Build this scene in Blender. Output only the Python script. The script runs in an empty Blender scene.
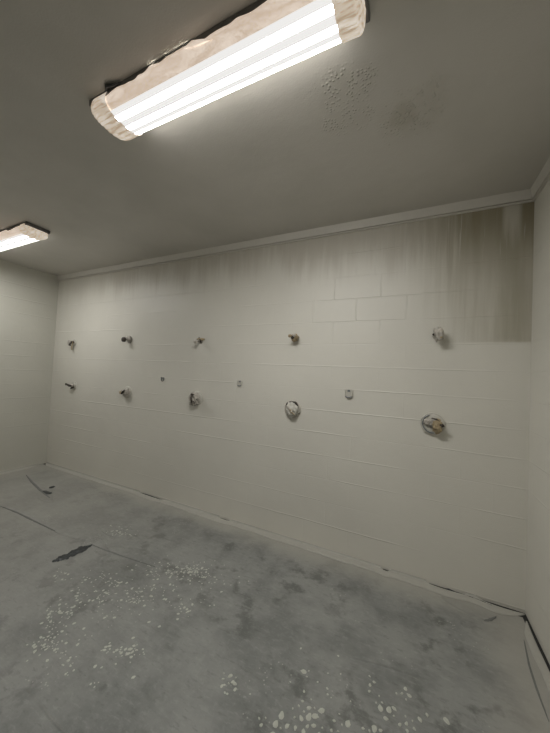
import bpy, bmesh, math, random
from mathutils import Vector, Matrix, noise
C = bpy.context.scene.collection
S = bpy.context.scene
PI = math.pi

# ------------------------------------------------------------------ camera, world, exposure
F_PX, YAW, PITCH, ROLL, CAMZ = 290.39, 0.45028, 0.02813, 0.0472, 1.545
fw = Vector((-math.sin(YAW)*math.cos(PITCH), math.cos(YAW)*math.cos(PITCH), math.sin(PITCH)))
r0 = Vector((math.cos(YAW), math.sin(YAW), 0)); u0 = r0.cross(fw)
rt = math.cos(ROLL)*r0 + math.sin(ROLL)*u0; up = -math.sin(ROLL)*r0 + math.cos(ROLL)*u0
cd = bpy.data.cameras.new('camera'); cam = bpy.data.objects.new('camera', cd); C.objects.link(cam)
cd.sensor_fit = 'HORIZONTAL'; cd.sensor_width = 36.0; cd.lens = F_PX*36/550; cd.clip_start = .02
m = Matrix((rt, up, -fw)).transposed().to_4x4(); m.translation = Vector((0, 0, CAMZ)); cam.matrix_world = m
S.camera = cam
w = bpy.data.worlds.new('world'); S.world = w; w.use_nodes = True
w.node_tree.nodes['Background'].inputs[0].default_value = (.5, .5, .5, 1)
w.node_tree.nodes['Background'].inputs[1].default_value = 0.0
S.view_settings.view_transform = 'Standard'; S.view_settings.look = 'None'
S.view_settings.gamma = 1; S.view_settings.exposure = 0.0; S.view_settings.use_curve_mapping = False
LENS_POWER = 146.0
SIDE_POWER = 9.5

# ------------------------------------------------------------------ room measures
XL, XR, YB, YF, ZC, ZT = -5.1355, 0.7251, 2.5995, -2.3, 2.9404, 2.8578
CRS, PH, BX = 0.2032, 0.0199, -0.6865

# ------------------------------------------------------------------ node helpers
class NT:
    def __init__(s, name):
        s.m = bpy.data.materials.new(name); s.m.use_nodes = True
        s.t = s.m.node_tree; s.b = s.t.nodes['Principled BSDF']; s.out = s.t.nodes['Material Output']
    def n(s, ty, **kw):
        o = s.t.nodes.new(ty)
        for k, v in kw.items(): setattr(o, k, v)
        return o
    def put(s, sock, v):
        if v is None: return
        if isinstance(v, bpy.types.NodeSocket): s.t.links.new(v, sock)
        elif isinstance(v, (tuple, list)) and sock.type == 'RGBA' and len(v) == 3: sock.default_value = (*v, 1)
        else: sock.default_value = v
    def math(s, op, a, b=None, c=None, clamp=False):
        o = s.n('ShaderNodeMath', operation=op, use_clamp=clamp)
        s.put(o.inputs[0], a); s.put(o.inputs[1], b); s.put(o.inputs[2], c); return o.outputs[0]
    def mix(s, f, a, b, mode='MIX'):
        o = s.n('ShaderNodeMix', data_type='RGBA', blend_type=mode)
        s.put(o.inputs[0], f); s.put(o.inputs[6], a); s.put(o.inputs[7], b); return o.outputs[2]
    def noise(s, vec, sc, det=4, rough=.55, dist=0):
        o = s.n('ShaderNodeTexNoise'); s.put(o.inputs['Vector'], vec); o.inputs['Scale'].default_value = sc
        o.inputs['Detail'].default_value = det; o.inputs['Roughness'].default_value = rough; o.inputs['Distortion'].default_value = dist
        return o.outputs['Fac']
    def vor(s, vec, sc, feature='F1', rnd=1):
        o = s.n('ShaderNodeTexVoronoi', feature=feature); s.put(o.inputs['Vector'], vec); o.inputs['Scale'].default_value = sc
        o.inputs['Randomness'].default_value = rnd
        return o.outputs['Distance']
    def ramp(s, v, a, b, lo=0., hi=1.):          # smoothstep map
        o = s.n('ShaderNodeMapRange', interpolation_type='SMOOTHSTEP'); s.put(o.inputs[0], v)
        for i, x in enumerate((a, b, lo, hi)): s.put(o.inputs[i+1], x)
        return o.outputs[0]
    def mapping(s, vec, loc=(0, 0, 0), sc=(1, 1, 1)):
        o = s.n('ShaderNodeMapping'); s.put(o.inputs[0], vec); o.inputs[1].default_value = loc; o.inputs[3].default_value = sc
        return o.outputs[0]
    def bump(s, h, strength=.5, dist=.01, nrm=None):
        o = s.n('ShaderNodeBump'); o.inputs['Strength'].default_value = strength; o.inputs['Distance'].default_value = dist
        s.put(o.inputs['Height'], h); s.put(o.inputs['Normal'], nrm); return o.outputs[0]
    def uv(s): return s.n('ShaderNodeUVMap').outputs[0]
    def obj(s): return s.n('ShaderNodeTexCoord').outputs['Object']
    def sep(s, v):
        o = s.n('ShaderNodeSeparateXYZ'); s.put(o.inputs[0], v); return o.outputs
    def blob(s, x, y, cx, cy, rx, ry, wob=None):  # soft elliptical patch, 1 inside
        a = s.math('DIVIDE', s.math('SUBTRACT', x, cx), rx); b = s.math('DIVIDE', s.math('SUBTRACT', y, cy), ry)
        d = s.math('SQRT', s.math('ADD', s.math('MULTIPLY', a, a), s.math('MULTIPLY', b, b)))
        if wob is not None: d = s.math('ADD', d, s.math('MULTIPLY', s.math('SUBTRACT', wob, .5), 1.6))
        return s.ramp(d, 1.15, .45)
    def done(s, col=None, rough=None, nrm=None, **kw):
        s.put(s.b.inputs['Base Color'], col); s.put(s.b.inputs['Roughness'], rough); s.put(s.b.inputs['Normal'], nrm)
        for k, v in kw.items(): s.put(s.b.inputs[k], v)
        return s.m

WALLC = (.755, .735, .685)
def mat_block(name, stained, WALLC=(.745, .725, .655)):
    t = NT(name); uv = t.uv(); x, z, _ = t.sep(uv)
    br = t.n('ShaderNodeTexBrick', offset=.5, offset_frequency=2, squash=1.0)
    wob = t.n('ShaderNodeTexNoise'); t.put(wob.inputs['Vector'], uv); wob.inputs['Scale'].default_value = 9
    wv = t.n('ShaderNodeVectorMath', operation='MULTIPLY_ADD'); t.put(wv.inputs[0], wob.outputs['Color'])
    wv.inputs[1].default_value = (.006, .006, 0); t.put(wv.inputs[2], t.mapping(uv, (-BX + .4064*30, -PH + CRS*4, 0)))
    t.put(br.inputs['Vector'], wv.outputs[0])
    for k, v in (('Scale', 1), ('Mortar Size', .006), ('Mortar Smooth', .9), ('Bias', 0), ('Brick Width', .4064), ('Row Height', CRS)):
        br.inputs[k].default_value = v
    fac = br.outputs['Fac']                       # 1 in the mortar
    vis = t.ramp(t.noise(uv, 1.3, 3), .42, .62, .12, .8)
    fr = t.math('FRACT', t.math('ADD', t.math('DIVIDE', t.math('ADD', z, t.math('MULTIPLY', t.math('SUBTRACT', t.noise(uv, 3, 3), .5), .014)), CRS), .5 - PH/CRS))
    bed = t.ramp(t.math('ABSOLUTE', t.math('SUBTRACT', fr, .5)), .035, .004)       # paint bead lying on the bed joints
    bead = t.math('MULTIPLY', bed, t.ramp(t.noise(t.mapping(uv, (5, 1, 0), (.6, 2.5, 1)), 1.5, 4), .42, .60))
    if stained: hi = t.blob(x, z, -.50, 2.15, .62, .38)
    else: hi = 0.0
    vis = t.math('MAXIMUM', t.math('MULTIPLY', vis, .16), t.math('MULTIPLY', hi, .42))
    groove = t.math('MULTIPLY', fac, vis)
    roller = t.noise(uv, 160, 3, .6); broad = t.noise(uv, 5, 3)
    h = t.math('ADD', t.math('MULTIPLY', groove, -1.0), t.math('MULTIPLY', roller, .16))
    h = t.math('ADD', h, t.math('MULTIPLY', broad, .35))
    h = t.math('ADD', h, t.math('MULTIPLY', t.math('MULTIPLY', bead, t.math('SUBTRACT', 1.0, hi)), .40))
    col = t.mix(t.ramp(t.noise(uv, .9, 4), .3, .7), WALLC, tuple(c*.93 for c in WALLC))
    col = t.mix(t.math('MULTIPLY', groove, .12), col, (.42, .40, .35))
    if stained:
        sv = t.mapping(uv, (0, 0, 0), (1, .05, 1))
        streak = t.noise(sv, 22, 4, .6); wide = t.noise(t.mapping(uv, (3, 0, 0), (1, .12, 1)), 4.5, 4, .6)
        # runs of old finish showing below the cornice, reaching down different lengths
        depth = t.math('ADD', t.math('MULTIPLY', wide, .9), t.math('MULTIPLY', streak, .32))
        top = t.math('SUBTRACT', ZT, z)
        run = t.ramp(t.math('SUBTRACT', top, t.math('MULTIPLY', t.math('SUBTRACT', depth, .30), 1.0)), .10, -.32)
        run = t.math('MULTIPLY', run, t.ramp(x, -4.6, -3.6, .35, 1))
        run = t.math('MULTIPLY', run, t.ramp(streak, .30, .55, .8, 1))
        # big brown patch in the right corner, ends on a bed joint
        edge = t.math('ADD', x, t.math('MULTIPLY', t.math('SUBTRACT', streak, .5), .3))
        patch = t.ramp(t.math('SUBTRACT', edge, t.math('MULTIPLY', top, .42)), -.35, .34)
        patch = t.math('MULTIPLY', patch, t.ramp(z, 1.845, 1.87))
        dense = t.math('MULTIPLY', t.ramp(wide, .35, .6, .75, 1), t.ramp(streak, .25, .6, .75, 1))
        patch = t.math('MULTIPLY', patch, dense)
        # a nearly solid vertical run next to the corner
        bar = t.math('MULTIPLY', t.ramp(t.math('ABSOLUTE', t.math('SUBTRACT', t.math('ADD', x, t.math('MULTIPLY', streak, .06)), .62)), .10, .03), t.ramp(z, 1.85, 1.9))
        white = t.math('MULTIPLY', t.ramp(t.math('ABSOLUTE', t.math('SUBTRACT', x, .60)), .07, .03), t.ramp(t.math('ADD', z, t.math('MULTIPLY', streak, .35)), 2.72, 2.95))
        col = t.mix(t.math('MULTIPLY', run, .45), col, (.43, .385, .31))
        col = t.mix(t.math('MULTIPLY', patch, .68), col, (.30, .27, .185))
        col = t.mix(t.math('MULTIPLY', bar, .28), col, (.28, .26, .17))
        upper = t.math('MULTIPLY', t.ramp(t.math('ADD', top, t.math('MULTIPLY', streak, .25)), .72, .12), t.ramp(edge, .18, .36))
        col = t.mix(t.math('MULTIPLY', upper, .6), col, (.22, .185, .10))
        col = t.mix(t.math('MULTIPLY', white, .6), col, WALLC)
        # thin pale runs over it
        thin = t.math('MULTIPLY', t.ramp(t.noise(t.mapping(uv, (9, 0, 0), (1, .03, 1)), 55, 2), .64, .72), t.ramp(top, 1.2, .1))
        col = t.mix(t.math('MULTIPLY', thin, .45), col, (.74, .72, .66))
        h = t.math('ADD', h, t.math('MULTIPLY', thin, .3))
    return t.done(col, .42, t.bump(h, .7, .009))

def mat_ceiling():
    t = NT('ceiling_paint'); o = t.obj(); x, y, _ = t.sep(o)
    w1 = t.noise(o, 7, 3)
    st = t.math('MAXIMUM', t.blob(x, y, *ST1, w1), t.blob(x, y, *ST2, w1))
    st = t.math('MAXIMUM', st, t.math('MULTIPLY', t.blob(x, y, *ST3, w1), .8))
    bub = t.ramp(t.vor(o, 62), .55, .05)
    bub = t.math('MULTIPLY', bub, t.ramp(t.noise(o, 18, 2), .42, .55))
    h = t.math('ADD', t.math('MULTIPLY', t.math('MULTIPLY', bub, st), 1.1), t.math('MULTIPLY', t.noise(o, 120, 3, .6), .22))
    h = t.math('ADD', h, t.math('MULTIPLY', t.noise(o, 6, 3), .8))
    col = t.mix(t.ramp(t.noise(o, 1.6, 4), .3, .7), (.63, .605, .56), (.57, .55, .505))
    patch = t.blob(x, y, *ST4, t.noise(o, 5, 2))
    col = t.mix(t.math('MULTIPLY', t.math('MAXIMUM', patch, t.math('MULTIPLY', st, .3)), .45), col, (.38, .35, .28))
    col = t.mix(t.math('MULTIPLY', t.math('MULTIPLY', bub, st), .7), col, (.64, .62, .56))  # raised dots tinted paler, a light accent put into the colour
    return t.done(col, .42, t.bump(h, .7, .007))

def mat_floor():
    t = NT('floor_coating'); o = t.obj(); x, y, _ = t.sep(o)
    n1 = t.noise(o, 2.2, 6, .62); n2 = t.noise(t.mapping(o, (4, 2, 0)), 6, 5, .65); n3 = t.noise(o, 45, 3)
    col = t.mix(t.ramp(n1, .40, .62), (.285, .29, .275), (.198, .205, .195))
    blot = t.math('MULTIPLY', t.ramp(n2, .50, .64), t.ramp(t.noise(t.mapping(o, (1, 7, 0)), 1.4, 3), .40, .54))
    col = t.mix(t.math('MULTIPLY', blot, .75), col, (.115, .12, .112))
    col = t.mix(t.math('MULTIPLY', t.ramp(n3, .5, .75), .25), col, (.36, .37, .35))
    sc = t.noise(t.mapping(o, (0, 0, 0), (1, 3, 1)), 14, 5, .7)
    col = t.mix(t.math('MULTIPLY', t.ramp(sc, .54, .70), .45), col, (.12, .125, .118))
    col = t.mix(t.math('MULTIPLY', t.ramp(sc, .46, .34), .3), col, (.38, .385, .36))
    # pale overspray against the walls
    wb = t.math('MULTIPLY', t.math('SUBTRACT', n1, .5), .25)
    db = t.math('ADD', t.math('SUBTRACT', YB, y), wb); dr = t.math('ADD', t.math('SUBTRACT', XR, x), wb); dl = t.math('ADD', t.math('SUBTRACT', x, XL), wb)
    os_ = t.math('MAXIMUM', t.ramp(db, .36, .05), t.math('MAXIMUM', t.ramp(dr, .42, .12), t.ramp(dl, .8, .1)))
    haze = t.ramp(x, -1.0, -4.2, 0, .6)
    os_ = t.math('MAXIMUM', os_, haze)
    col = t.mix(t.math('MULTIPLY', os_, .75), col, (.43, .415, .37))
    # fine pale speckle
    sp = t.math('MULTIPLY', t.ramp(t.vor(o, 42), .22, .10), t.ramp(t.noise(o, 2.6, 3), .54, .64))
    col = t.mix(t.math('MULTIPLY', sp, .55), col, (.56, .56, .50))
    # dark seam where floor meets wall, a shadow gap put into the colour
    seam = t.math('MAXIMUM', t.ramp(t.math('SUBTRACT', YB, y), .055, .050), t.ramp(t.math('SUBTRACT', XR, x), .030, .026))
    col = t.mix(seam, col, (.02, .02, .02))
    # long creases
    wv = t.math('ABSOLUTE', t.math('SUBTRACT', t.noise(t.mapping(o, (2, 3, 0), (.5, 1.6, 1)), 1.1, 2), .5))
    cr = t.math('MULTIPLY', t.ramp(wv, .012, .0), t.ramp(t.noise(o, 1.1, 2), .45, .6))
    h = t.math('ADD', t.math('MULTIPLY', n2, .5), t.math('MULTIPLY', cr, .8))
    h = t.math('ADD', h, t.math('MULTIPLY', n3, .12))
    return t.done(col, t.ramp(n2, .4, .7, .62, .42), t.bump(h, .5, .01))

def simple(name, col, rough=.5, metal=0, bscale=0, bstr=.3, var=.12):
    t = NT(name); o = t.obj()
    c = t.mix(t.noise(o, 25, 3), tuple(v*(1-var) for v in col), tuple(min(1, v*(1+var)) for v in col))
    nr = t.bump(t.noise(o, bscale, 3), bstr, .004) if bscale else None
    return t.done(c, rough, nr, Metallic=metal)

def cam_ray(px, py, z):
    d = fw + rt*(px-275)/F_PX + up*(366.5-py)/F_PX
    q = d*((z-CAMZ)/d.z); return Vector((q.x, q.y, z))
def ce(px, py, rx, ry):
    q = cam_ray(px, py, ZC); return (q.x, q.y, rx, ry)
ST1 = ce(350, 88, .19, .12); ST2 = ce(415, 112, .20, .16); ST3 = ce(345, 122, .16, .1); ST4 = ce(402, 116, .08, .10)

M = {}
M['back'] = mat_block('painted_block_with_runs', True)
M['block'] = mat_block('painted_block', False)
M['block_left'] = mat_block('painted_block_shaded', False, (.59, .58, .515))  # darker copy of the block paint; left wall's shade put into the colour
M['ceil'] = mat_ceiling()
M['floor'] = mat_floor()
M['trim'] = simple('trim_paint', (.68, .655, .60), .45, 0, 60, .2, .04)
M['steel'] = simple('dull_chrome', (.42, .40, .37), .38, .8, 50, .2, .2)
M['dark'] = simple('dark_old_metal', (.07, .06, .05), .5, .5, 60, .3, .3)
M['painted'] = simple('overspray_on_metal', (.62, .60, .54), .5, 0, 80, .5, .12)
M['tan'] = simple('tan_masking_tape', (.43, .345, .215), .7, 0, 90, .6, .25)
M['film'] = simple('crumpled_film', (.52, .485, .43), .35, 0, 70, .8, .65)  # wide tone spread puts fold shadow into the colour
M['housing'] = simple('fixture_housing', (.16, .155, .15), .5, .2, 0, 0, .1)
M['blackfilm'] = simple('black_patch', (.035, .04, .042), .45, 0, 60, .5, .4)
M['creasefilm'] = simple('grey_crease', (.19, .195, .185), .6, 0, 60, .5, .3)
M['flake'] = simple('pale_paint_flake', (.52, .53, .47), .6, 0, 60, .3, .2)
M['strip'] = simple('oversprayed_masking_strip', (.46, .45, .405), .5, 0, 12, .6, .08)
M['grey'] = simple('bare_grey_metal', (.22, .24, .25), .5, .4, 50, .3, .25)

def mat_lens(name, power):
    t = NT(name); e = t.n('ShaderNodeEmission'); e.inputs[0].default_value = (1, .985, .955, 1); e.inputs[1].default_value = power
    t.t.links.new(e.outputs[0], t.out.inputs[0]); return t.m
def mat_cover(name, a, b, strength, pleat=(1, 1, 1), pamt=.15):
    t = NT(name); o = t.obj()
    n = t.noise(t.mapping(o, (0, 0, 0), (.7, 2, 2)), 9, 5, .65, 1.5); n2 = t.noise(o, 30, 4, .6)
    pl = t.noise(t.mapping(o, (0, 0, 0), pleat), 85, 2, .6, .4)
    ln = t.math('ABSOLUTE', t.math('SUBTRACT', t.noise(t.mapping(o, (0, 0, 0), (.5, 1.5, 1.5)), 11, 3, .5, 2), .5))
    c = t.mix(t.ramp(n, .35, .65), a, b); c = t.mix(t.math('MULTIPLY', t.ramp(n2, .60, .72), .35), c, (.50, .32, .18))
    c = t.mix(t.math('MULTIPLY', t.ramp(ln, .018, .0), .4), c, (.5, .34, .22))  # crease shading painted as brown lines, as the glow hides the bumps
    c = t.mix(t.math('MULTIPLY', t.ramp(pl, .50, .60), pamt), c, (.36, .23, .12))  # pleat shading painted as dark streaks in the glow colour
    t.put(t.b.inputs['Emission Color'], c); t.b.inputs['Emission Strength'].default_value = strength
    return t.done((.7, .66, .6), .35, t.bump(n2, .4, .006))
M['lens'] = mat_lens('lit_diffuser', .86)
M['tube'] = mat_lens('lit_tube_bands', LENS_POWER)
M['tube_weak'] = mat_lens('lit_tube_bands_weak', LENS_POWER*.62)
M['cover_side'] = mat_cover('lit_dirty_film', (.95, .80, .68), (.74, .58, .46), .68)
M['cover_edge'] = mat_cover('lit_clean_film', (.95, .93, .88), (.88, .86, .82), SIDE_POWER)
M['cover_edge_weak'] = mat_cover('lit_clean_film_weak', (.95, .93, .88), (.88, .86, .82), SIDE_POWER*.3)
M['cover_end'] = mat_cover('lit_pleated_film', (.92, .84, .74), (.66, .54, .42), .62, (.12, 1, 1), .8)

# ------------------------------------------------------------------ mesh helpers
def link(name, bm, mat, parent=None, smooth=False):
    me = bpy.data.meshes.new(name); bmesh.ops.recalc_face_normals(bm, faces=bm.faces); bm.to_mesh(me); bm.free()
    if smooth: me.shade_smooth()
    o = bpy.data.objects.new(name, me); C.objects.link(o)
    if mat: me.materials.append(mat)
    if parent: o.parent = parent
    return o
def tag(o, label, cat, group=None, kind=None):
    o['label'] = label; o['category'] = cat
    if group: o['group'] = group
    if kind: o['kind'] = kind
    return o
def thing(name, label, cat, loc, group=None, rot=None):
    o = bpy.data.objects.new(name, None); C.objects.link(o); o.location = loc; o.empty_display_size = .05
    if rot: o.rotation_euler = rot
    return tag(o, label, cat, group)
def box(bm, a, b):
    vs = [bm.verts.new((x, y, z)) for x in (a[0], b[0]) for y in (a[1], b[1]) for z in (a[2], b[2])]
    for f in ((0, 1, 3, 2), (4, 6, 7, 5), (0, 4, 5, 1), (2, 3, 7, 6), (0, 2, 6, 4), (1, 5, 7, 3)): bm.faces.new([vs[i] for i in f])
def loft(bm, rings, caps=True, closed=True):
    R = [[bm.verts.new(p) for p in r] for r in rings]; n = len(rings[0])
    for a, b in zip(R, R[1:]):
        for i in range(n if closed else n-1): bm.faces.new((a[i], a[(i+1) % n], b[(i+1) % n], b[i]))
    if caps and closed: bm.faces.new(R[0][::-1]); bm.faces.new(R[-1])
    return R
def frame(d):
    d = Vector(d).normalized(); a = Vector((0, 0, 1)) if abs(d.z) < .9 else Vector((1, 0, 0))
    u = d.cross(a).normalized(); return d, u, d.cross(u)
def lathe_along(bm, path, radii, n=20, lump=0, seed=0, freq=30):
    """tube along path with a radius per point, optional lumpy surface"""
    path = [Vector(p) for p in path]; rings = []
    for i, (p, r) in enumerate(zip(path, radii)):
        d = path[min(i+1, len(path)-1)] - path[max(i-1, 0)]
        if d.length < 1e-6: d = Vector((0, -1, 0))
        _, u, v = frame(d); ring = []
        for k in range(n):
            a = 2*PI*k/n; dv = u*math.cos(a) + v*math.sin(a); q = p + dv*r
            if lump: q += dv*lump*noise.noise(q*freq + Vector((seed*7.3, seed*3.1, 0)))*(1 if r > .004 else .2)
            ring.append(q)
        rings.append(ring)
    loft(bm, rings)
def crumple(bm, c, rx, ry, rz, seed, amp=.25, freq=3.0, n=3):
    r = bmesh.ops.create_icosphere(bm, subdivisions=n+1, radius=1)
    for v in r['verts']:
        d = v.co.normalized(); s = 1 + amp*noise.noise(d*freq + Vector((seed*5.1, seed, -seed))) - amp*.9*max(0, .22-abs(noise.noise(d*freq*1.3 + Vector((seed, 3, 1)))))/.22*.6 - amp*.5*max(0, .18-abs(noise.noise(d*freq*2.9 + Vector((seed, 5, 1)))))/.18*.5
        v.co = Vector((c[0] + d.x*rx*s, c[1] + d.y*ry*s, c[2] + d.z*rz*s))

# ------------------------------------------------------------------ room shell
def quad(name, pts, uvs, mat):
    me = bpy.data.meshes.new(name); me.from_pydata([tuple(p) for p in pts], [], [(0, 1, 2, 3)])
    ul = me.uv_layers.new(name='UVMap')
    for i, q in enumerate(uvs): ul.data[i].uv = q
    me.materials.append(mat); o = bpy.data.objects.new(name, me); C.objects.link(o); o['kind'] = 'structure'; return o
quad('wall_back', [(XL, YB, 0), (XR, YB, 0), (XR, YB, ZC), (XL, YB, ZC)], [(XL, 0), (XR, 0), (XR, ZC), (XL, ZC)], M['back'])
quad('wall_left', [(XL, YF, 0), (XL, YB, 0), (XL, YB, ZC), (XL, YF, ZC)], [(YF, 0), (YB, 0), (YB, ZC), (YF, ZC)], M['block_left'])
quad('wall_right', [(XR, YB, 0), (XR, YF, 0), (XR, YF, ZC), (XR, YB, ZC)], [(-YB, 0), (-YF, 0), (-YF, ZC), (-YB, ZC)], M['block'])
quad('wall_front', [(XR, YF, 0), (XL, YF, 0), (XL, YF, ZC), (XR, YF, ZC)], [(XR, 0), (XL, 0), (XL, ZC), (XR, ZC)], M['block'])
quad('floor', [(XL, YF, 0), (XR, YF, 0), (XR, YB, 0), (XL, YB, 0)], [(0, 0), (1, 0), (1, 1), (0, 1)], M['floor'])
quad('ceiling', [(XL, YF, ZC), (XL, YB, ZC), (XR, YB, ZC), (XR, YF, ZC)], [(0, 0), (1, 0), (1, 1), (0, 1)], M['ceil'])

# cornice: sloped board with a small bead at its foot
PRO = [(.0, 0), (.014, 0), (.014, .009), (.001, .010), (.001, .018), (.016, .0185), (.031, .074), (.033, ZC-ZT), (0, ZC-ZT)]   # (out from wall, up)
bm = bmesh.new()
loft(bm, [[(XL, YB-d, ZT+h) for d, h in PRO], [(XR-.0, YB-d, ZT+h) for d, h in PRO]])
o = link('trim_1', bm, M['trim']); o['kind'] = 'structure'
bm = bmesh.new()
loft(bm, [[(XR-d, YB-d, ZT+h) for d, h in PRO], [(XR-d, YF, ZT+h) for d, h in PRO]])
o = link('trim_2', bm, M['trim']); o['kind'] = 'structure'

# ------------------------------------------------------------------ ceiling light fixtures
def fixture(x0, x1, yc, label, seed, weak=''):
    t = thing('ceiling_light', label, 'ceiling light', ((x0+x1)/2, yc, ZC), 'fluorescent fixtures on the ceiling')
    L = (x1-x0)/2
    bm = bmesh.new(); box(bm, (-L-.040, -.1, -.034), (L+.040, .112, 0))
    h = link('housing', bm, M['housing'], t); bv = h.modifiers.new('b', 'BEVEL'); bv.width = .004
    # diffuser: slightly dished lit underside
    bm = bmesh.new(); prof = [(-.078, -.094), (-.056, -.100), (-.050, -.1012), (-.036, -.103), (-.022, -.1035), (-.012, -.1022), (.006, -.1022), (.014, -.1035), (.028, -.103), (.040, -.1012), (.048, -.100), (.068, -.094)]
    loft(bm, [[(x, y, z) for y, z in prof] for x in [-L+.095 + (2*L-.135)*i/30 for i in range(31)]], closed=False)
    df = link('diffuser', bm, M['lens'], t, True); df.data.materials.append(M['tube'+weak])
    for pf in df.data.polygons:               # the two bands of the diffuser straight under the tubes
        yy = pf.center.y
        if -.051 < yy < -.021 or .013 < yy < .041: pf.material_index = 1
    def strip(name, prof, mat, amp, fr, xs):
        bm = bmesh.new(); rings = []
        for x in xs:
            ring = []
            for k, (y, z) in enumerate(prof):
                edge = 0 if k == len(prof)-1 else 1
                q = Vector((x*fr, y*fr*2.2, z*fr*2.2+seed*9))
                dd = amp*edge*noise.noise(q) + amp*.5*edge*noise.noise(q*2.7)
                s = -1 if y < 0 else 1
                ring.append((x, y+s*dd, z+dd*.3))
            rings.append(ring)
        loft(bm, rings, closed=False); o = link(name, bm, mat, t, True); return o
    xs = [-L+.02 + (2*L-.04)*i/110 for i in range(111)]
    strip('film_side', [(-.098, -.022), (-.103, -.034), (-.108, -.05), (-.107, -.066), (-.100, -.080), (-.090, -.090), (-.078, -.0945)], M['cover_side'], .010, 7, xs)
    strip('film_edge', [(.098, -.022), (.104, -.04), (.104, -.06), (.099, -.076), (.088, -.087), (.068, -.0945)], M['cover_edge'+weak], .002, 6, xs)
    # gathered ends: closed section shrinking outwards with pleats
    sec = [(-.100, -.02), (-.108, -.045), (-.106, -.068), (-.095, -.087), (-.078, -.098), (-.05, -.106), (0, -.108), (.045, -.106), (.068, -.098), (.088, -.087), (.101, -.074), (.104, -.045), (.1, -.02)]
    dense = []
    for a, b in zip(sec, sec[1:]):
        for i in range(6): dense.append((a[0]+(b[0]-a[0])*i/6, a[1]+(b[1]-a[1])*i/6))
    dense.append(sec[-1])
    for s, kk in ((-1, 0), (1, 1)):
        bm = bmesh.new(); rings = []; N = 14
        for i in range(N):
            f = i/(N-1)
            xx = s*(L-(.115 if s < 0 else .06) + (.145 if s < 0 else .09)*math.sin(f*PI/2)); sh = 1-.62*max(0, (f-.35)/.65)**2.2 if s < 0 else 1-.75*max(0, (f-.45)/.55)**2
            ring = []
            for k, (y, z) in enumerate(dense):
                pl = .0045 + .0045*math.sin(k*1.9 + 2.5*noise.noise(Vector((k*.2, f*2, seed)))) * f**.6
                zz = -.03 + (z+.03)*sh; yy = y*(.35+.65*sh)
                d = Vector((yy, zz+.03)); dl = d.length or 1
                ring.append((xx + .006*noise.noise(Vector((k*.35, f*3, seed+kk)))*f, yy + d.x/dl*pl, zz + d.y/dl*(pl+.001*(i == 0))))
            rings.append(ring)
        R = loft(bm, rings, closed=False); bm.faces.new(R[-1])
        link('film_end', bm, M['cover_end'], t, True)
    # twisted tab of film sticking out of the gap above the side
    bm = bmesh.new(); lathe_along(bm, [(-.03, -.106, -.034), (.02, -.112, -.045), (.07, -.113, -.056), (.12, -.110, -.068)], [.003, .009, .007, .001], 10, .003, seed)
    link('film_fold', bm, M['cover_side'], t, True)
    bm = bmesh.new(); lathe_along(bm, [(-L+.10, -.103, -.012), (-L+.13, -.118, -.010), (-L+.17, -.110, -.014), (-L+.22, -.104, -.012)], [.004, .010, .007, .002], 10, .005, seed+2)
    link('tape_tail', bm, M['blackfilm'], t, True)
    return t
fixture(-1.545, -.235, .985, 'long glowing fluorescent ceiling light wrapped in plastic film, larger, at top centre', 1)
fixture(-4.78, -3.53, 1.545, 'smaller-looking glowing wrapped ceiling light cut by the left edge of the photo', 2, '_weak')

# ------------------------------------------------------------------ shower heads (upper row)
YW = YB
def arm(t, path, radii, name='arm', mat='steel', lump=0, seed=0, n=18):
    bm = bmesh.new(); lathe_along(bm, path, radii, n, lump, seed); return link(name, bm, M[mat], t, True)
def flange(t, r, mat='painted', dep=.012):
    return arm(t, [(0, 0, 0), (0, -dep*.5, 0), (0, -dep, 0), (0, -dep-.002, 0)], [r, r, r*.72, r*.35], 'flange', mat, n=28)
UP = [(-4.61, 1.885), (-3.40, 1.915), (-2.21, 1.890), (-1.045, 1.908), (.148, 1.912)]
G1 = 'capped shower heads in the upper row on the back wall'
upl = ['capped shower head with a strip of tape hanging down, upper row, nearest the left corner',
       'dark shower head stub with a short knob, upper row, second from the left corner',
       'small splayed shower head stub, upper row, middle of the five',
       'tan taped shower head stub, upper row, fourth from the left corner',
       'shower head wrapped in a pale lumpy bundle, upper row, nearest the right corner']
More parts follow.
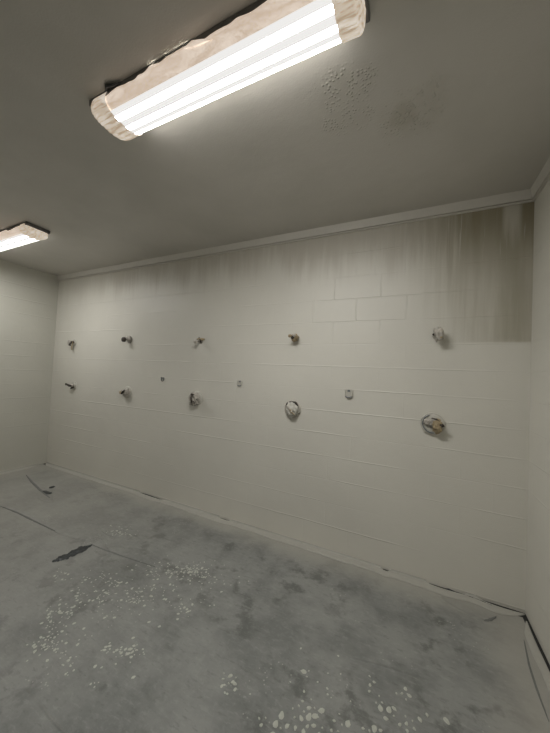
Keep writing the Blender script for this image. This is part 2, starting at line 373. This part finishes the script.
for i, ((x, z), lb) in enumerate(zip(UP, upl)):
    t = thing('showerhead', lb, 'shower head', (x, YW, z), G1)
    if i < 3: t.scale = (1.15, .75, 1.15)
    if i == 0:
        flange(t, .045)
        arm(t, [(0, 0, 0), (0, -.03, .004), (-.005, -.055, .0), (-.008, -.075, -.02), (-.008, -.08, -.045)], [.014, .014, .015, .017, .02], 'arm', 'dark')
        bm = bmesh.new(); crumple(bm, (-.03, -.075, -.005), .028, .024, .036, 3); link('film_wrap', bm, M['film'], t, True)
        bm = bmesh.new()
        loft(bm, [[(.012+.016*math.sin(k*1.2)*.2+s*.011, -.055+.006*math.sin(k*.9)+e, .01-.016*k) for s, e in ((-1, 0), (1, 0), (1, .002), (-1, .002))] for k in range(8)])
        link('tape_tail', bm, M['tan'], t)
    elif i == 1:
        flange(t, .042, 'steel')
        arm(t, [(0, 0, 0), (0, -.03, 0), (-.004, -.06, 0), (-.006, -.085, -.004)], [.016, .014, .013, .013])
        arm(t, [(-.006, -.08, -.004), (-.007, -.09, -.005), (-.009, -.125, -.008), (-.009, -.13, -.008)], [.018, .028, .026, .012], 'head', 'dark')
        bm = bmesh.new(); crumple(bm, (.004, -.03, .012), .036, .02, .032, 4, .4); link('film_wrap', bm, M['film'], t, True)
    elif i == 2:
        flange(t, .030, 'steel')
        arm(t, [(0, 0, 0), (0, -.03, 0), (-.004, -.06, -.003), (-.006, -.10, -.012)], [.014, .012, .011, .012])
        arm(t, [(-.006, -.095, -.012), (-.007, -.11, -.015), (-.008, -.125, -.02)], [.016, .022, .016], 'head', 'film', .004)
        arm(t, [(-.04, -.02, .014), (-.01, -.03, .018), (.03, -.02, .012), (.055, -.012, .016)], [.004, .013, .012, .004], 'tape', 'tan', .006, 5)
        arm(t, [(-.01, -.03, .035), (.004, -.03, .01), (.016, -.02, -.022)], [.005, .013, .006], 'tape', 'dark', .005, 2)
    elif i == 3:
        flange(t, .034, 'film')
        arm(t, [(0, 0, 0), (0, -.03, 0), (0, -.06, -.002), (-.004, -.085, -.006)], [.018, .016, .015, .015], 'arm', 'dark')
        bm = bmesh.new(); crumple(bm, (.004, -.05, -.004), .036, .036, .038, 6, .5, 2.6); link('tape_wrap', bm, M['tan'], t, True)
        bm = bmesh.new(); crumple(bm, (-.022, -.105, .008), .017, .014, .016, 8, .4); link('head', bm, M['tan'], t, True)
        bm = bmesh.new(); crumple(bm, (.014, -.088, .014), .015, .010, .015, 9, .4); link('film_wrap', bm, M['film'], t, True)
    else:
        flange(t, .036, 'painted')
        arm(t, [(0, 0, 0), (0, -.04, 0), (0, -.07, -.004)], [.018, .017, .017], 'arm', 'dark')
        bm = bmesh.new(); crumple(bm, (.004, -.075, .0), .040, .045, .055, 12, .35, 2.4); link('film_wrap', bm, M['film'], t, True)
        arm(t, [(-.002, -.10, .060), (.0, -.09, .05), (.004, -.08, .035)], [.003, .008, .014], 'film_tip', 'painted', .003, 3)
        arm(t, [(-.030, -.112, .002), (-.034, -.120, -.004), (-.030, -.113, -.014)], [.003, .008, .004], 'hole', 'dark', .002, 3)
        arm(t, [(.012, -.115, -.03), (.022, -.112, -.028), (.028, -.10, -.02)], [.003, .006, .003], 'fold', 'tan', .002, 3)

# ------------------------------------------------------------------ shower valves (lower row)
LO = [(-4.55, 1.245), (-3.375, 1.228), (-2.215, 1.238), (-1.042, 1.226), (.135, 1.222)]
G2 = 'masked shower valves in the lower row on the back wall'
lol = ['shower valve with a dark lever pointing left, lower row, nearest the left corner',
       'shower valve with crumpled film round its handle, lower row, second from the left corner',
       'round shower valve bundled in grey crinkled film, lower row, middle of the five',
       'round whitish wrinkled shower valve with a dark upper rim, fourth from left corner',
       'large round shower valve plate with yellow taped handle, lower row, nearest the right corner']
def escutcheon(t, r, mat):
    return arm(t, [(0, 0, 0), (0, -.008, 0), (0, -.016, 0), (0, -.022, 0), (0, -.024, 0)], [r, r, r*.93, r*.6, r*.3], 'escutcheon', mat, n=36)
def ring_tube(t, R, r, y, name, mat, a0=0, a1=2*PI, lump=.002, seed=0, n=40):
    pts = [(R*math.cos(a0+(a1-a0)*k/n), y, R*math.sin(a0+(a1-a0)*k/n)) for k in range(n+1)]
    return arm(t, pts, [r*(.5+.5*min(1, k/3, (n-k)/3)) if a1-a0 < 6 else r for k in range(n+1)], name, mat, lump, seed, 8)
for i, ((x, z), lb) in enumerate(zip(LO, lol)):
    t = thing('shower_valve', lb, 'shower valve', (x, YW, z), G2)
    if i < 2: t.scale = (1.0, .72, 1.0)
    if i == 0:
        escutcheon(t, .066, 'painted')
        arm(t, [(0, -.015, 0), (0, -.05, 0), (-.002, -.075, 0)], [.026, .024, .02], 'stem', 'film', .004)
        arm(t, [(.02, -.07, -.006), (-.01, -.085, 0), (-.05, -.10, .012), (-.075, -.105, .016)], [.014, .018, .013, .018], 'handle', 'dark', .003, 1)
        arm(t, [(-.045, -.03, -.052), (0, -.042, -.032), (.046, -.03, -.018)], [.006, .019, .008], 'gap', 'dark', .004, 2)
        arm(t, [(.035, -.025, .055), (.05, -.03, .015), (.045, -.025, -.03)], [.005, .012, .005], 'film_edge', 'painted', .004, 2)
    elif i == 1:
        escutcheon(t, .076, 'painted')
        arm(t, [(0, -.015, 0), (0, -.05, 0), (-.002, -.07, 0)], [.03, .026, .02], 'stem', 'dark')
        bm = bmesh.new(); crumple(bm, (.006, -.05, -.012), .050, .035, .050, 15, .6, 2.8); link('film_wrap', bm, M['film'], t, True)
        arm(t, [(.01, -.07, .03), (-.012, -.09, .002), (-.036, -.095, -.025)], [.008, .018, .008], 'handle', 'dark', .004, 1)
        arm(t, [(-.035, -.09, .02), (-.055, -.10, .0), (-.05, -.10, -.03)], [.008, .014, .008], 'tape', 'tan', .006, 1)
        ring_tube(t, .062, .009, -.03, 'film_edge', 'film', -2.2, 1.2, .006, 3)
    elif i == 2:
        escutcheon(t, .078, 'painted')
        arm(t, [(0, -.015, 0), (0, -.06, 0)], [.03, .026], 'stem', 'dark')
        bm = bmesh.new(); crumple(bm, (.0, -.045, -.004), .058, .045, .068, 21, .7, 3.4); link('film_wrap', bm, M['film'], t, True)
        for k, (a, b) in enumerate(((-.4, 1.4), (1.9, 3.6), (4.0, 5.6))): ring_tube(t, .042+.012*k, .008, -.085+.014*k, 'fold', 'film', a, b, .006, k)
        arm(t, [(-.02, -.09, .05), (.004, -.10, .048), (.03, -.085, .04)], [.004, .012, .004], 'tape', 'dark', .004, 1)
        arm(t, [(-.01, -.10, .02), (.008, -.105, -.01), (.0, -.095, -.045)], [.004, .010, .004], 'handle', 'dark', .004, 6)
    elif i == 3:
        escutcheon(t, .080, 'painted')
        arm(t, [(0, -.015, 0), (0, -.05, 0)], [.03, .026], 'stem', 'dark')
        bm = bmesh.new(); crumple(bm, (.0, -.036, -.004), .062, .036, .070, 31, .35, 3.0); link('film_wrap', bm, M['painted'], t, True)
        ring_tube(t, .068, .010, -.028, 'rim', 'dark', .5, 2.6, .007, 3)
        ring_tube(t, .076, .006, -.020, 'film_edge', 'film', -1.6, 3.9, .004, 3)
        for k in range(4): arm(t, [(-.045+.012*k, -.065, .035-.02*k), (-.005+.01*k, -.082, .01-.012*k), (.02+.008*k, -.066, -.03-.006*k)], [.003, .006, .003], 'fold', 'tan' if k % 2 else 'film', .004, k)
    else:
        escutcheon(t, .084, 'painted')
        ring_tube(t, .080, .006, -.014, 'film_edge', 'painted', 0, 2*PI, .004, 3)
        ring_tube(t, .070, .004, -.026, 'rim', 'grey', 1.9, 4.9, .003, 3)
        arm(t, [(-.004, -.015, 0), (.0, -.05, 0)], [.032, .028], 'stem', 'steel')
        bm = bmesh.new(); crumple(bm, (.030, -.052, -.012), .034, .034, .055, 41, .5, 2.6); link('tape_wrap', bm, M['tan'], t, True)
        bm = bmesh.new(); crumple(bm, (-.030, -.036, .012), .036, .022, .026, 42, .5, 2.6); link('film_wrap', bm, M['film'], t, True)
        arm(t, [(.045, -.07, .004), (.062, -.075, .0), (.074, -.07, -.004)], [.008, .014, .006], 'handle', 'dark', .003, 1)
        arm(t, [(-.012, -.07, .046), (.02, -.08, .044), (.04, -.065, .028)], [.003, .008, .003], 'fold', 'dark', .003, 4)

# ------------------------------------------------------------------ small soap-dish brackets between them
G3 = 'small metal clips between the shower valves'
for i, (x, z, lb) in enumerate(((-2.763, 1.428, 'tiny dark wall clip between the second and third shower valves'),
                               (-1.656, 1.440, 'small grey wall clip between the third and fourth shower valves'),
                               (-.520, 1.414, 'u-shaped painted wall clip between the fourth and fifth shower valves'))):
    t = thing('wall_clip', lb, 'clip', (x, YW, z), G3); t.scale = (((.6, .75, .95)[i]),)*3
    bm = bmesh.new(); box(bm, (-.030, -.004, -.036), (.030, 0, .036)); link('plate', bm, M['block'] if 0 else M['painted'], t)
    for s in (-1, 1):
        bm = bmesh.new()
        loft(bm, [[(s*.030-.004, y, -.030), (s*.030+.004, y, -.030), (s*.032+.004, y, .034), (s*.032-.004, y, .034)] for y in (-.004, -.022)])
        link('prong', bm, M['painted'] if i else M['grey'], t)
    bm = bmesh.new(); lathe_along(bm, [(-.030, -.014, -.030), (-.012, -.018, -.040), (.012, -.018, -.040), (.030, -.014, -.030)], [.005, .006, .006, .005], 8)
    link('hook', bm, M['grey'] if i else M['dark'], t, True)
    bm = bmesh.new(); box(bm, (-.012, -.012, .012), (.012, -.004, .030)); link('screw', bm, M['grey'], t)

# ------------------------------------------------------------------ masking strips along the wall bases
def strip_along(name, label, p0, p1, inward, width, gaps, seed, cat='masking film'):
    """thin film lying on the floor, its wall edge turned up except where it pulls away (gaps: start, end, distance)"""
    p0, p1, inward = Vector(p0), Vector(p1), Vector(inward); Ln = (p1-p0).length; n = int(Ln/.03); d = (p1-p0)/Ln
    bm = bmesh.new(); rings = []
    for i in range(n+1):
        s = Ln*i/n; g = .002
        for a, b, w_ in gaps:
            if a < s < b: g = .002 + w_*math.sin(PI*(s-a)/(b-a))**.5
        g += .001*noise.noise(Vector((s*8, seed, 0)))
        wd = width*min(1, .12+s/.15, .12+(Ln-s)/.15)*(1+.35*noise.noise(Vector((s*1.7, seed, 5)))+.1*noise.noise(Vector((s*9, seed, 5))))
        ring = []
        for f, hh in ((0, .020), (.0, .010), (.05, .004), (.25, .003), (.55, .003), (.8, .002), (1, .0008)):
            off = g + f*wd; hz = hh*(1 if g < .006 or f > 0 else .05) + (.003*abs(noise.noise(Vector((s*3, f*4, seed)))) if 0 < f < 1 else 0)
            ring.append(p0 + d*s + inward*off + Vector((0, 0, hz + .0005)))
        rings.append(ring)
    loft(bm, rings, closed=False); o = link(name, bm, M['strip'], None, True)
    so = o.modifiers.new('s', 'SOLIDIFY'); so.thickness = .0006
    return tag(o, label, cat)
strip_along('masking_film', 'long pale masking strip along the foot of the back shower wall', (XL+.01, YB, 0), (XR-.004, YB, 0), (0, -1, 0), .08,
            [(2.08, 2.5, .016), (4.92, 5.0, .018), (5.25, 5.50, .014), (5.60, 5.86, .020), (3.3, 3.45, .012)], 1)
strip_along('masking_film', 'pale masking strip along the foot of the right wall, dark gap beside it', (XR, YB-.085, 0), (XR, YF+.05, 0), (-1, 0, 0), .045,
            [(-.2, .75, .016), (.9, 2.5, .014)], 2)
strip_along('masking_film', 'pale masking strip along the foot of the far left wall', (XL, YF+.05, 0), (XL, YB-.14, 0), (1, 0, 0), .08, [], 3)

# ------------------------------------------------------------------ dark tear, scraps and creases on the floor
def ribbon(name, label, px, w_, mat, cat, z=.003, seed=0, jag=.5, group=None):
    pts = [cam_ray(a, b, 0) for a, b in px]; bm = bmesh.new(); rings = []
    fine = []
    for a, b in zip(pts, pts[1:]):
        for k in range(8): fine.append(a.lerp(b, k/8))
    fine.append(pts[-1]); N = len(fine)
    for i, p in enumerate(fine):
        d = (fine[min(i+1, N-1)] - fine[max(i-1, 0)]).normalized(); s = Vector((-d.y, d.x, 0)); f = i/(N-1)
        ww = w_*(.15+.85*math.sin(PI*min(1, max(0, f)))**.6)*(1+jag*noise.noise(Vector((i*.4, seed, 0))))
        of = s*w_*jag*.25*noise.noise(Vector((i*.3, seed, 4)))
        ring = []
        for k, c in ((-1, 0), (-.5, .6), (0, 1), (.5, .5), (1, 0)):
            ring.append(p + of + s*ww*k*.5 + Vector((0, 0, z*(.15+c*(.7+.6*noise.noise(Vector((i*.7, k, seed))))))))
        rings.append(ring)
    loft(bm, rings, closed=False); o = link(name, bm, M[mat], None, False)
    so = o.modifiers.new('s', 'SOLIDIFY'); so.thickness = .0006; so.offset = 1
    return tag(o, label, cat, group)
ribbon('dark_patch', 'black tear in the floor covering at left, largest of the dark patches', [(52, 562), (60, 559), (72, 554), (82, 549), (84, 548.5), (92, 545)], .085, 'blackfilm', 'scrap', .008, 3, .7)  # tear showing dark floor, added as a raised black piece
ribbon('dark_patch', 'small black scrap on floor near far left corner, lower of the pair', [(43, 491), (47, 493), (51, 494)], .07, 'blackfilm', 'scrap', .006, 5)
ribbon('dark_patch', 'tiny black scrap on the floor near the far left corner, upper one of the pair', [(50, 488.5), (54, 486)], .06, 'blackfilm', 'scrap', .006, 6)
ribbon('dark_patch', 'thin black sliver at the foot of the back wall below the second shower valve', [(136, 490.5), (147, 494.5), (160, 500)], .025, 'blackfilm', 'scrap', .006, 8, .3)
G4 = 'grey crease lines in the floor at left'
ribbon('floor_crease', 'grey crease line entering the floor from the left photo edge', [(0, 506), (18, 513), (32, 520), (55, 531)], .02, 'creasefilm', 'crease', .004, 9, .5)
ribbon('floor_crease', 'grey crease line running down from the two black blobs in the far left corner', [(26, 475), (32, 482), (40, 490), (50, 498)], .03, 'creasefilm', 'crease', .004, 10, .5)
ribbon('floor_crease', 'thin grey crease line running right from the large black tear', [(92, 545), (105, 550), (125, 557), (155, 567)], .012, 'creasefilm', 'crease', .004, 11, .5)
ribbon('floor_crease', 'fine dark crease on the floor parallel to the right wall', [(524, 640), (529, 665), (537, 690), (549, 722)], .010, 'creasefilm', 'crease', .004, 12, .3)
ribbon('floor_crease', 'thin dark line at the foot of the wall left of the right corner', [(438, 585), (455, 592), (478, 600), (492, 606)], .010, 'blackfilm', 'crease', .006, 13, .4)
ribbon('floor_crease', 'short hooked dark crease on the floor near the right corner', [(484, 621), (490, 620), (496, 617)], .018, 'creasefilm', 'crease', .006, 14, .4)

# ------------------------------------------------------------------ paint flakes and splatter
random.seed(11)
def flake_bm(bm, p, a, b, rot, h):
    n = 9; ph = random.random()*9; ring = []; low = []
    for k in range(n):
        t = 2*PI*k/n; q = 1+.35*noise.noise(Vector((math.cos(t)*1.5+ph, math.sin(t)*1.5, ph)))
        x, y = a*q*math.cos(t), b*q*math.sin(t)
        X, Y = x*math.cos(rot)-y*math.sin(rot), x*math.sin(rot)+y*math.cos(rot)
        low.append(bm.verts.new((p[0]+X, p[1]+Y, .0005))); ring.append(bm.verts.new((p[0]+X*.7, p[1]+Y*.7, h)))
    for k in range(n): bm.faces.new((low[k], low[(k+1) % n], ring[(k+1) % n], ring[k]))
    bm.faces.new(ring)
# near ones, big enough to count
near = [(306, 712, 15, 10, 17), (304, 728, 24, 6, 12), (338, 724, 10, 6, 6), (371, 686, 4, 8, 8), (378, 700, 5, 7, 8), (391, 712, 9, 6, 10), (407, 725, 10, 6, 9), (404, 694, 6, 6, 5),
        (306, 675, 4, 5, 3), (228, 681, 10, 5, 6), (262, 724, 6, 7, 4), (372, 729, 14, 4, 6), (430, 720, 22, 10, 3)]
shapes = []
for k in range(6):
    bm = bmesh.new(); flake_bm(bm, (0, 0), .017, .0115, 0, .003); me = bpy.data.meshes.new('paint_flake'); bm.to_mesh(me); bm.free(); me.materials.append(M['flake']); shapes.append(me)
used = []
for cx, cy, rx, ry, cnt in near:
    for _ in range(cnt):
        for _try in range(20):
            p = cam_ray(cx+random.gauss(0, rx*.4), cy+random.gauss(0, ry*.45), 0)
            if all((p.x-q[0])**2+(p.y-q[1])**2 >  .026**2 for q in used): break
        else: continue
        used.append((p.x, p.y)); s = random.choice((.3, .35, .45, .55, .7, .95))
        o = bpy.data.objects.new('paint_flake', random.choice(shapes)); C.objects.link(o)
        o.location = (p.x, p.y, 0); o.rotation_euler.z = random.random()*6; o.scale = (s, s, 1)
        tag(o, 'one of the pale rounded paint flakes scattered over the grey floor in the foreground', 'paint flake', 'pale paint flakes on the foreground floor')
# farther spatter: uncountable specks
far = [(100, 595, 30, 16, 60), (140, 600, 16, 8, 26), (170, 570, 26, 8, 80), (195, 572, 18, 8, 60), (120, 532, 18, 4, 40), (50, 640, 12, 16, 40), (52, 620, 12, 12, 26), (68, 664, 8, 10, 12),
       (45, 650, 18, 10, 16), (118, 652, 18, 6, 22), (135, 650, 10, 4, 12), (180, 605, 18, 12, 26), (160, 590, 30, 10, 30), (68, 612, 8, 5, 16), (60, 575, 10, 8, 16), (100, 578, 14, 6, 20), (230, 690, 6, 10, 6), (95, 684, 6, 4, 4),
       (115, 583, 5, 3, 16), (205, 580, 26, 14, 30), (330, 690, 60, 30, 14), (105, 640, 50, 30, 30)]
bm = bmesh.new()
for cx, cy, rx, ry, cnt in far:
    for _ in range(cnt):
        p = cam_ray(cx+random.gauss(0, rx*.6), cy+random.gauss(0, ry*.6), 0); s = random.choice((.5, .6, .7, .9, 1.3))
        flake_bm(bm, (p.x, p.y), .0075*s, .0055*s, random.random()*6, .0015)
o = link('paint_splatter', bm, M['flake']); tag(o, 'fine pale paint spatter scattered over the left half of the grey floor', 'paint splatter', None, 'stuff')

# smaller pieces belong to the part they sit on
for t in [o for o in C.objects if o.type == 'EMPTY' and o.parent is None]:
    ch = {}
    for c in t.children: ch.setdefault(c.name.split('.')[0], c)
    for c in list(t.children):
        n = c.name.split('.')[0]
        host = {'fold': 'film_wrap', 'film_tip': 'film_wrap', 'hole': 'film_wrap', 'handle': 'stem', 'film_fold': 'film_side', 'screw': 'plate'}.get(n)
        if host and host in ch and ch[host] is not c: c.parent = ch[host]
